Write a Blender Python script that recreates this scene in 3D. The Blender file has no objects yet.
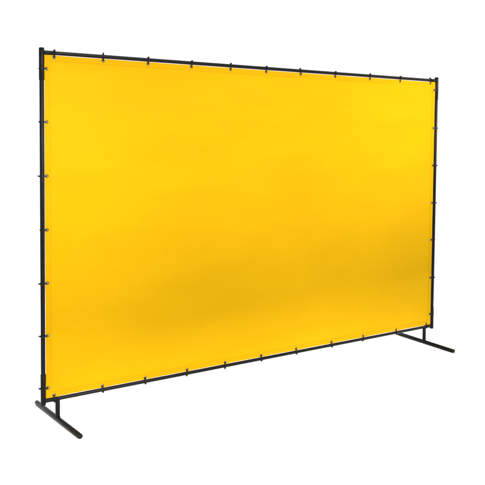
import bpy, bmesh, math, random
from mathutils import Vector, Matrix

random.seed(4)
S = bpy.context.scene
COL = S.collection

# ------------------------------------------------------------------ camera
cam_data = bpy.data.cameras.new("camera")
cam = bpy.data.objects.new("camera", cam_data)
COL.objects.link(cam)
S.camera = cam
CAM = dict(loc=(-3.0760, -3.9329, 1.5458), yaw=0.6029, pitch=-0.0501, roll=0.0069,
           f=772.8156 / 485.0, px=-16.4707 / 485.0, py=-64.9005 / 485.0)
yw, pt, rl = CAM['yaw'], CAM['pitch'], CAM['roll']
fw = Vector((math.sin(yw) * math.cos(pt), math.cos(yw) * math.cos(pt), math.sin(pt)))
rt = Vector((math.cos(yw), -math.sin(yw), 0))
up = rt.cross(fw)
r2 = rt * math.cos(rl) + up * math.sin(rl)
u2 = -rt * math.sin(rl) + up * math.cos(rl)
M = Matrix((r2, u2, -fw)).transposed().to_4x4()
M.translation = Vector(CAM['loc'])
cam.matrix_world = M
cam_data.sensor_fit = 'HORIZONTAL'
cam_data.sensor_width = 36.0
cam_data.lens = 36.0 * CAM['f']
cam_data.shift_x = -CAM['px']
cam_data.shift_y = CAM['py']
cam_data.clip_start = 0.05
cam_data.clip_end = 500.0

# ------------------------------------------------------------------ light: white surround + added fill lamps
world = bpy.data.worlds.new("World")
S.world = world
world.use_nodes = True
bg = world.node_tree.nodes['Background']
bg.inputs['Color'].default_value = (1, 1, 1, 1)
bg.inputs['Strength'].default_value = 1.12

def aim(o, target):
    d = Vector(target) - o.location
    o.rotation_euler = d.to_track_quat('-Z', 'Y').to_euler()

def softbox(name, loc, target, sx, sy, watts, spread):
    L = bpy.data.lights.new(name, 'AREA')
    L.shape = 'RECTANGLE'
    L.size, L.size_y = sx, sy
    L.energy = watts
    L.spread = math.radians(spread)
    o = bpy.data.objects.new(name, L)
    COL.objects.link(o)
    o.location = loc
    aim(o, target)
    return o

def spot(name, loc, target, watts, angle, radius=0.35, blend=1.0):
    L = bpy.data.lights.new(name, 'SPOT')
    L.energy = watts
    L.spot_size = math.radians(angle)
    L.spot_blend = blend
    L.shadow_soft_size = radius
    o = bpy.data.objects.new(name, L)
    COL.objects.link(o)
    o.location = loc
    aim(o, target)
    return o

softbox('overhead_floor_fill', (0.0, 0.0, 6.0), (0, 0, 0), 7.0, 6.0, 130, 70)  # added fill that keeps the floor round the screen white
# four soft spots added in front to shape the sheet's bright areas
spot('sheet_fill_spot', (-1.95, -3.8, 2.4), (-1.80, 0, 1.2), 800, 38, 0.6)
spot('sheet_fill_spot', (-1.00, -3.8, 2.4), (-0.90, 0, 1.9), 440, 40, 0.6)
spot('sheet_fill_spot', (0.30, -3.8, 2.5), (0.35, 0, 1.5), 700, 40, 0.6)
spot('sheet_fill_spot', (1.50, -3.8, 2.6), (1.75, 0, 1.95), 990, 40, 0.6)
softbox('low_fill_strip', (0.0, -3.8, 1.0), (0, 0, 0), 3.4, 0.25, 7.5, 16)  # added strip that brightens the bottom of the sheet

S.view_settings.view_transform = 'Standard'
S.view_settings.look = 'None'
S.view_settings.exposure = 0.0
S.view_settings.gamma = 1.0
S.render.engine = 'CYCLES'

# ------------------------------------------------------------------ materials
def mat(name):
    m = bpy.data.materials.new(name)
    m.use_nodes = True
    nt = m.node_tree
    return m, nt, nt.nodes['Principled BSDF']

def noise_node(nt, scale, detail=3.0):
    tc = nt.nodes.new('ShaderNodeTexCoord')
    n = nt.nodes.new('ShaderNodeTexNoise')
    n.inputs['Scale'].default_value = scale
    n.inputs['Detail'].default_value = detail
    nt.links.new(tc.outputs['Object'], n.inputs['Vector'])
    return n

def ramp(nt, src, a, b, lo=0.3, hi=0.7):
    r = nt.nodes.new('ShaderNodeValToRGB')
    r.color_ramp.elements[0].position = lo
    r.color_ramp.elements[1].position = hi
    r.color_ramp.elements[0].color = a
    r.color_ramp.elements[1].color = b
    nt.links.new(src, r.inputs['Fac'])
    return r

def bump(nt, p, src, strength, dist):
    b = nt.nodes.new('ShaderNodeBump')
    b.inputs['Strength'].default_value = strength
    b.inputs['Distance'].default_value = dist
    nt.links.new(src, b.inputs['Height'])
    nt.links.new(b.outputs['Normal'], p.inputs['Normal'])

def vinyl(name, a, b):
    m, nt, p = mat(name)
    # pigment varies in soft streaks along the roll of the sheet
    n = noise_node(nt, 2.6, 4)
    mp = nt.nodes.new('ShaderNodeMapping')
    mp.inputs['Scale'].default_value = (0.55, 1.0, 2.2)
    src = n.inputs['Vector'].links[0].from_socket
    nt.links.new(src, mp.inputs['Vector'])
    nt.links.new(mp.outputs['Vector'], n.inputs['Vector'])
    r = ramp(nt, n.outputs['Fac'], a, b)
    nt.links.new(r.outputs['Color'], p.inputs['Base Color'])
    n3 = noise_node(nt, 6.0, 3)
    rr = ramp(nt, n3.outputs['Fac'], (0.36,) * 3 + (1,), (0.52,) * 3 + (1,))
    nt.links.new(rr.outputs['Color'], p.inputs['Roughness'])
    p.inputs['Specular IOR Level'].default_value = 0.02
    n2 = noise_node(nt, 420, 2)
    bump(nt, p, n2.outputs['Fac'], 0.10, 0.001)
    return m

M_VINYL = vinyl('yellow_vinyl', (0.4120, 0.2270, 0.0010, 1), (0.4400, 0.2480, 0.0013, 1))
M_HEM = vinyl('yellow_vinyl_hem', (0.4040, 0.2180, 0.0010, 1), (0.4290, 0.2360, 0.0013, 1))

M_STEEL, nt, p = mat('black_powder_coated_steel')
n = noise_node(nt, 55, 4)
r = ramp(nt, n.outputs['Fac'], (0.0038, 0.0035, 0.0037, 1), (0.0075, 0.007, 0.007, 1))
nt.links.new(r.outputs['Color'], p.inputs['Base Color'])
p.inputs['Roughness'].default_value = 0.32
p.inputs['Specular IOR Level'].default_value = 0.085
n2 = noise_node(nt, 900, 2)
bump(nt, p, n2.outputs['Fac'], 0.25, 0.0006)

M_CAP, nt, p = mat('black_plastic')
n = noise_node(nt, 80, 2)
r = ramp(nt, n.outputs['Fac'], (0.006, 0.006, 0.006, 1), (0.010, 0.010, 0.010, 1))
nt.links.new(r.outputs['Color'], p.inputs['Base Color'])
p.inputs['Roughness'].default_value = 0.5
p.inputs['Specular IOR Level'].default_value = 0.09

M_TIE, nt, p = mat('black_nylon')
n = noise_node(nt, 120, 2)
r = ramp(nt, n.outputs['Fac'], (0.007, 0.006, 0.005, 1), (0.012, 0.011, 0.009, 1))
nt.links.new(r.outputs['Color'], p.inputs['Base Color'])
p.inputs['Roughness'].default_value = 0.35
p.inputs['Specular IOR Level'].default_value = 0.1

M_NICKEL, nt, p = mat('aged_brass')
n = noise_node(nt, 300, 2)
r = ramp(nt, n.outputs['Fac'], (0.030, 0.022, 0.012, 1), (0.10, 0.07, 0.03, 1))
nt.links.new(r.outputs['Color'], p.inputs['Base Color'])
p.inputs['Metallic'].default_value = 1.0
p.inputs['Roughness'].default_value = 0.3

M_THREAD, nt, p = mat('ochre_thread')
n = noise_node(nt, 200, 2)
r = ramp(nt, n.outputs['Fac'], (0.30, 0.155, 0.001, 1), (0.35, 0.18, 0.002, 1))
nt.links.new(r.outputs['Color'], p.inputs['Base Color'])
p.inputs['Roughness'].default_value = 0.8
p.inputs['Specular IOR Level'].default_value = 0.03

M_FLOOR, nt, p = mat('white_studio_floor')
n = noise_node(nt, 2.0, 3)
r = ramp(nt, n.outputs['Fac'], (0.915, 0.915, 0.915, 1), (0.93, 0.93, 0.93, 1))
nt.links.new(r.outputs['Color'], p.inputs['Base Color'])
p.inputs['Roughness'].default_value = 0.9
p.inputs['Specular IOR Level'].default_value = 0.1

# ------------------------------------------------------------------ mesh helpers
def obj(name, bm, material, parent=None, smooth=False):
    bmesh.ops.recalc_face_normals(bm, faces=bm.faces)
    me = bpy.data.meshes.new(name)
    bm.to_mesh(me)
    bm.free()
    me.materials.append(material)
    if smooth:
        for f in me.polygons:
            f.use_smooth = True
        me.set_sharp_from_angle(angle=math.radians(40))
    o = bpy.data.objects.new(name, me)
    COL.objects.link(o)
    o.parent = parent
    return o

def frame_for(axis):
    a = Vector(axis).normalized()
    h = Vector((0, 0, 1)) if abs(a.z) < 0.9 else Vector((1, 0, 0))
    x = h.cross(a).normalized()
    y = a.cross(x)
    return a, x, y

def lathe(bm, origin, axis, profile, seg=32, closed=False):
    """revolve (distance along axis, radius) pairs; r = 0 ends close the shape"""
    o = Vector(origin)
    a, x, y = frame_for(axis)
    rings = []
    for d, r in profile:
        if r <= 1e-9:
            rings.append([bm.verts.new(o + a * d)])
        else:
            rings.append([bm.verts.new(o + a * d + (x * math.cos(2 * math.pi * k / seg) + y * math.sin(2 * math.pi * k / seg)) * r)
                          for k in range(seg)])
    pairs = list(zip(rings[:-1], rings[1:]))
    if closed:
        pairs.append((rings[-1], rings[0]))
    for A, B in pairs:
        for k in range(seg):
            k2 = (k + 1) % seg
            if len(A) == 1 and len(B) == 1:
                continue
            if len(A) == 1:
                bm.faces.new((A[0], B[k], B[k2]))
            elif len(B) == 1:
                bm.faces.new((A[k], A[k2], B[0]))
            else:
                bm.faces.new((A[k], A[k2], B[k2], B[k]))

def rod(bm, p0, p1, r, bev=0.002, seg=32):
    p0, p1 = Vector(p0), Vector(p1)
    L = (p1 - p0).length
    lathe(bm, p0, p1 - p0, [(0, 0), (0, r - bev), (bev * .3, r - bev * .3), (bev, r), (L - bev, r),
                            (L - bev * .3, r - bev * .3), (L, r - bev), (L, 0)], seg)

def box(bm, c, s, rot=None):
    c = Vector(c)
    vs = []
    for sx in (-1, 1):
        for sy in (-1, 1):
            for sz in (-1, 1):
                v = Vector((sx * s[0] / 2, sy * s[1] / 2, sz * s[2] / 2))
                if rot is not None:
                    v = rot @ v
                vs.append(bm.verts.new(c + v))
    for f in ((0, 1, 3, 2), (4, 6, 7, 5), (0, 4, 5, 1), (2, 3, 7, 6), (0, 2, 6, 4), (1, 5, 7, 3)):
        bm.faces.new([vs[i] for i in f])
    return vs

# ------------------------------------------------------------------ floor
bm = bmesh.new()
bmesh.ops.create_grid(bm, x_segments=8, y_segments=8, size=150)
floor = obj('floor', bm, M_FLOOR)
floor['kind'] = 'structure'

# ------------------------------------------------------------------ dimensions (metres)
W = 1.555                 # post axis
ZT, ZB = 1.9952, 0.1259   # rail axes
ZPT, ZPB = 2.0171, 0.1045 # post ends
RP, RS = 0.0122, 0.0143   # post, corner sleeve
RR, RQ = 0.0105, 0.0115   # rail, rail socket
SB = 1.4732               # foot offset
RF = 0.0135

screen = bpy.data.objects.new('welding_screen', None)
screen.empty_display_size = 0.3
COL.objects.link(screen)
screen['label'] = 'freestanding yellow vinyl welding screen tied to a black tubular steel frame on two floor feet'
screen['category'] = 'welding screen'

# ------------------------------------------------------------------ frame
for s in (-1, 1):
    bm = bmesh.new()
    rod(bm, (s * W, 0, ZPB + 0.002), (s * W, 0, ZPT - 0.002), RP)
    post = obj('post', bm, M_STEEL, screen, True)
    # corner fittings: vertical sleeve with a short socket for the rail
    for zr, z0, z1 in ((ZT, ZPT - 0.168, ZPT), (ZB, ZPB, ZPB + 0.168)):
        bm = bmesh.new()
        rod(bm, (s * W, 0, z0), (s * W, 0, z1), RS, 0.0022)
        rod(bm, (s * (W - RS + 0.003), 0, zr), (s * (W - 0.078), 0, zr), RQ, 0.0015)
        # pinch screw and weld bead
        lathe(bm, (s * W, -RS + 0.001, (z0 + z1) / 2 + (0.03 if zr == ZB else -0.03)), (0, -1, 0),
              [(0, 0), (0, .0045), (.003, .0045), (.004, .0035), (.004, 0)], 12)
        obj('corner_fitting', bm, M_STEEL, post, True)
    bm = bmesh.new()
    lathe(bm, (s * W, 0, ZPT + 0.0002), (0, 0, 1), [(0, 0), (0, RS - .0012), (.0018, RS - .0018), (.003, RS - .004), (.0034, 0)], 24)
    obj('end_cap', bm, M_CAP, post, True)

for z in (ZT, ZB):
    bm = bmesh.new()
    rod(bm, (-W + 0.05, 0, z), (W - 0.05, 0, z), RR, 0.001)
    obj('rail', bm, M_STEEL, screen, True)

for s, LF, LB, turn in ((-1, 0.298, 0.308, 0.0), (1, 0.300, 0.290, -5.0)):
    bm = bmesh.new()
    rod(bm, (0, -LF, RF), (0, LB, RF), RF, 0.0012)
    foot = obj('foot', bm, M_STEEL, screen, True)
    foot.location = (s * SB, 0, 0)
    foot.rotation_euler.z = math.radians(turn)
    bm = bmesh.new()
    rod(bm, (0, 0, 0.0185), (0, 0, ZB - 0.004), 0.0128, 0.001)
    # weld bead at the lower end
    lathe(bm, (0, 0, 2 * RF - 0.0065), (0, 0, 1), [(0, 0), (0, .0145), (.003, .0155), (.007, .0125), (.007, 0)], 24)
    obj('upright', bm, M_STEEL, foot, True)
    for e, y in ((-1, -LF), (1, LB)):
        bm = bmesh.new()
        lathe(bm, (0, y, RF), (0, e, 0), [(-.004, 0), (-.004, RF - .003), (.0003, RF - .0002), (.0030, RF - .0002), (.0040, RF - .0012), (.0042, 0)], 28)
        obj('end_cap', bm, M_CAP, foot, True)

# ------------------------------------------------------------------ curtain
XL, XR = -W + 0.0147, W - 0.0147
Z1, Z0 = ZT - RR - 0.0011, ZB + RR + 0.0014
GI = 0.0115                                    # grommet inset from the edge
GX_TOP = [-1.486, -1.200, -0.918, -0.625, -0.341, -0.065, 0.220, 0.525, 0.853, 1.160, 1.486]
GX_BOT = [-1.494, -1.206, -0.934, -0.646, -0.367, -0.084, 0.209, 0.526, 0.828, 1.164, 1.491]
GZ_L = [1.910, 1.629, 1.341, 1.053, 0.765, 0.480, 0.195]
GZ_R = [1.923, 1.638, 1.355, 1.071, 0.789, 0.498, 0.218]

def sag(t, gs):
    gs = sorted(gs)
    for a, b in zip(gs[:-1], gs[1:]):
        if a <= t <= b:
            u = (t - a) / (b - a)
            return math.sin(math.pi * u) ** 0.8 * ((b - a) / 0.3) ** 2
    return 0.0

def drape(x, y, z):
    """slack between the ties and a slow billow of the sheet"""
    et, eb, el, er = Z1 - z, z - Z0, x - XL, XR - x
    k = 0.10
    dz = -0.0019 * sag(x, GX_TOP) * math.exp(-max(et, 0) / k) + 0.0015 * sag(x, GX_BOT) * math.exp(-max(eb, 0) / k)
    dx = 0.0014 * sag(z, GZ_L) * math.exp(-max(el, 0) / k) - 0.0014 * sag(z, GZ_R) * math.exp(-max(er, 0) / k)
    e = max(0.0, min(et, eb, el, er))
    m = 1 - math.exp(-e / 0.16)
    b = 0.010 * math.sin(1.9 * x + 0.6) * math.sin(1.5 * z + 0.4) + 0.004 * math.sin(4.1 * x + 1.3 * z) + 0.003 * math.sin(5.3 * z - 2.2 * x + 1)
    # tension ripples that fan out from the ties
    rip = 0.0011 * math.exp(-max(et, 0) / 0.13) * math.sin(42 * x + 5 * z) * (1 - math.exp(-max(et, 0) / .03))
    rip += 0.0009 * math.exp(-max(el, 0) / 0.13) * math.sin(40 * z + 4 * x) * (1 - math.exp(-max(el, 0) / .03))
    rip += 0.0009 * math.exp(-max(er, 0) / 0.13) * math.sin(40 * z + 4 * x) * (1 - math.exp(-max(er, 0) / .03))
    rip += 0.0008 * math.exp(-max(eb, 0) / 0.13) * math.sin(41 * x + 3 * z) * (1 - math.exp(-max(eb, 0) / .03))
    return x + dx, y + b * m + rip, z + dz

def slab(bm, x0, x1, z0, z1, t, nx, nz):
    """closed sheet in the XZ plane, thickness 2t, as a grid"""
    xs = [x0 + (x1 - x0) * i / nx for i in range(nx + 1)]
    zs = [z0 + (z1 - z0) * i / nz for i in range(nz + 1)]
    fr = [[bm.verts.new((x, -t, z)) for z in zs] for x in xs]
    bk = [[bm.verts.new((x, t, z)) for z in zs] for x in xs]
    for i in range(nx):
        for j in range(nz):
            bm.faces.new((fr[i][j], fr[i + 1][j], fr[i + 1][j + 1], fr[i][j + 1]))
            bm.faces.new((bk[i][j], bk[i][j + 1], bk[i + 1][j + 1], bk[i + 1][j]))
    for i in range(nx):
        bm.faces.new((fr[i][0], bk[i][0], bk[i + 1][0], fr[i + 1][0]))
        bm.faces.new((fr[i][nz], fr[i + 1][nz], bk[i + 1][nz], bk[i][nz]))
    for j in range(nz):
        bm.faces.new((fr[0][j], fr[0][j + 1], bk[0][j + 1], bk[0][j]))
        bm.faces.new((fr[nx][j], bk[nx][j], bk[nx][j + 1], fr[nx][j + 1]))

spots = [(x, Z1 - GI, 'T') for x in GX_TOP] + [(x, Z0 + GI, 'B') for x in GX_BOT] + \
        [(XL + GI, z, 'L') for z in GZ_L] + [(XR - GI, z, 'R') for z in GZ_R]

def draped(o):
    me = o.data
    for v in me.vertices:
        v.co = drape(*v.co)
    for f in me.polygons:
        f.use_smooth = True
    me.set_sharp_from_angle(angle=math.radians(35))
    return o

HW, HH = 0.034, 0.008                          # hem width, half side of the cell round an eyelet hole
HR = 0.0060                                    # eyelet hole radius

def ticks(lo, hi, gs, step=0.02):
    """grid lines from lo to hi that frame every eyelet"""
    out = []
    edges = [lo] + [e for g in sorted(gs) for e in (g - HH, g + HH)] + [hi]
    for k in range(0, len(edges), 2):
        p, q = edges[k], edges[k + 1]
        n = max(1, round((q - p) / step))
        out += [p + (q - p) * i / n for i in range(n + 1)]
    return out

def hem_mesh(t):
    bm = bmesh.new()
    cache = {}
    def V(x, z):
        key = (round(x, 5), round(z, 5))
        if key not in cache:
            cache[key] = bm.verts.new((x, -t, z))
        return cache[key]
    def cell(xa, xb, za, zb, hole):
        c = [V(xa, za), V(xb, za), V(xb, zb), V(xa, zb)]
        if not hole:
            bm.faces.new(c)
            return
        mx, mz = (xa + xb) / 2, (za + zb) / 2
        ring = [V(mx + HR * math.cos(math.radians(180 + 22.5 * k)), mz + HR * math.sin(math.radians(180 + 22.5 * k))) for k in range(16)]
        for q in range(4):                     # corner q faces the quarter arc q
            for k in range(4):
                bm.faces.new((c[q], ring[(q * 4 + k + 1) % 16], ring[(q * 4 + k) % 16]))
            bm.faces.new((c[q], c[(q + 1) % 4], ring[((q + 1) * 4) % 16]))
    rows = [0, GI - HH, GI + HH, HW]
    for zedge, sg, gs in ((Z1, -1, GX_TOP), (Z0, 1, GX_BOT)):
        xs = [XL + r for r in rows[:3]] + ticks(XL + HW, XR - HW, gs) + [XR - r for r in rows[2::-1]]
        for i in range(len(xs) - 1):
            for j in range(3):
                mid = (xs[i] + xs[i + 1]) / 2
                hole = j == 1 and any(abs(mid - g) < 1e-4 for g in gs)
                za, zb = sorted((zedge + sg * rows[j], zedge + sg * rows[j + 1]))
                cell(xs[i], xs[i + 1], za, zb, hole)
    for xedge, sg, gs in ((XL, 1, GZ_L), (XR, -1, GZ_R)):
        zs = ticks(Z0 + HW, Z1 - HW, gs)
        for i in range(len(zs) - 1):
            for j in range(3):
                mid = (zs[i] + zs[i + 1]) / 2
                hole = j == 1 and any(abs(mid - g) < 1e-4 for g in gs)
                xa, xb = sorted((xedge + sg * rows[j], xedge + sg * rows[j + 1]))
                cell(xa, xb, zs[i], zs[i + 1], hole)
    front = list(bm.faces)
    rim = [e for e in bm.edges if len(e.link_faces) == 1]
    back = {v: bm.verts.new((v.co.x, t, v.co.z)) for v in list(bm.verts)}
    for f in front:
        bm.faces.new([back[v] for v in reversed(f.verts)])
    for e in rim:
        p, q = e.verts
        bm.faces.new((p, q, back[q], back[p]))
    return bm

bm = bmesh.new()
slab(bm, XL + 0.021, XR - 0.021, Z0 + 0.021, Z1 - 0.021, 0.0004, 150, 92)
curtain = draped(obj('curtain', bm, M_VINYL, screen))
hem = draped(obj('hem', hem_mesh(0.0011), M_HEM, curtain))

bm = bmesh.new()
def stitch_run(a, b, horizontal, c):
    n = int((b - a) / 0.0105)
    for i in range(n):
        t = a + (b - a) * (i + .5) / n
        for y in (-0.0011, 0.0011):
            if horizontal:
                box(bm, (t, y, c), (0.0078, 0.0007, 0.0011))
            else:
                box(bm, (c, y, t), (0.0011, 0.0007, 0.0078))
IN = HW - 0.0045
stitch_run(XL + IN, XR - IN, True, Z1 - IN)
stitch_run(XL + IN, XR - IN, True, Z0 + IN)
stitch_run(Z0 + IN, Z1 - IN, False, XL + IN)
stitch_run(Z0 + IN, Z1 - IN, False, XR - IN)
for v in bm.verts:
    v.co = drape(*v.co)
obj('stitching', bm, M_THREAD, curtain)

# grommets
bm = bmesh.new()
prof = []
for k in range(14):
    a = 2 * math.pi * k / 14
    prof.append((0.0019 * math.sin(a), 0.0077 + 0.0023 * math.cos(a)))
lathe(bm, (0, 0, 0), (0, 1, 0), prof, 28, closed=True)
g0 = obj('grommet', bm, M_NICKEL, curtain, True)

# cable ties: a band round the tube and through the grommet, head on the outside, cut tail
def tie_mesh(rt_, gd, turn, tail):
    bm = bmesh.new()
    R = rt_ + 0.0016
    r = 0.0024
    phi = math.acos((R - r) / gd)
    pts = []
    n = 26
    for i in range(n + 1):
        a = phi + (2 * math.pi - 2 * phi) * i / n
        pts.append((Vector((R * math.cos(a), R * math.sin(a), 0)), Vector((math.cos(a), math.sin(a), 0))))
    m = 10
    for i in range(m + 1):
        a = -phi + 2 * phi * i / m
        pts.append((Vector((gd + r * math.cos(a), r * math.sin(a), 0)), Vector((math.cos(a), math.sin(a), 0))))
    th, wd = 0.0016, 0.0062
    rings = []
    for p_, n_ in pts:
        rings.append([bm.verts.new(p_ + n_ * (sx * th / 2) + Vector((0, 0, sz * wd / 2))) for sx, sz in ((-1, -1), (1, -1), (1, 1), (-1, 1))])
    for i in range(len(rings)):
        A, B = rings[i], rings[(i + 1) % len(rings)]
        for k in range(4):
            bm.faces.new((A[k], A[(k + 1) % 4], B[(k + 1) % 4], B[k]))
    # head and tail on the side away from the curtain, turned a little to the front
    a = math.radians(180 + turn)
    n_ = Vector((math.cos(a), math.sin(a), 0))
    rot = Matrix.Rotation(a, 3, 'Z')
    hb = box(bm, n_ * (R + 0.0026), (0.0054, 0.0082, 0.0092), rot)
    box(bm, n_ * (R + 0.0042 + tail / 2) + Vector((0, 0, 0.0008)), (tail, 0.0016, 0.0050), rot)
    return bm

GD_P = W + (XL + GI)                      # tube axis to grommet, posts
GD_T = ZT - (Z1 - GI)
GD_B = (Z0 + GI) - ZB
protos = {}
def tie(kind, rad, gd):
    v = random.randrange(4)
    key = (kind, rad, v)
    if key not in protos:
        protos[key] = obj('cable_tie', tie_mesh(rad, gd, (22, -14, 40, 5)[v], (0.004, 0.0065, 0.003, 0.009)[v]), M_TIE, screen)
        return protos[key]
    o = protos[key].copy()
    COL.objects.link(o)
    o.parent = screen
    return o

first = True
for x, z, k in spots:
    g = g0 if first else g0.copy()
    if not first:
        COL.objects.link(g)
        g.parent = curtain
    first = False
    g.location = drape(x, 0, z)
    j = random.uniform(-0.12, 0.12)
    if k in 'LR':
        rad = RS if (z > ZPT - 0.168 or z < ZPB + 0.168) else RP
        o = tie('P', rad, GD_P)
        o.location = (-W if k == 'L' else W, 0, z)
        o.rotation_euler = (0, 0 if k == 'L' else math.pi, 0)
    else:
        o = tie(k, RQ if abs(x) > W - 0.078 else RR, GD_T if k == 'T' else GD_B)
        o.location = (x, 0, ZT if k == 'T' else ZB)
        o.rotation_euler = (0, math.pi / 2 if k == 'T' else -math.pi / 2, 0)
    # each tie sits slightly askew
    o.rotation_euler.x += j * 0.5
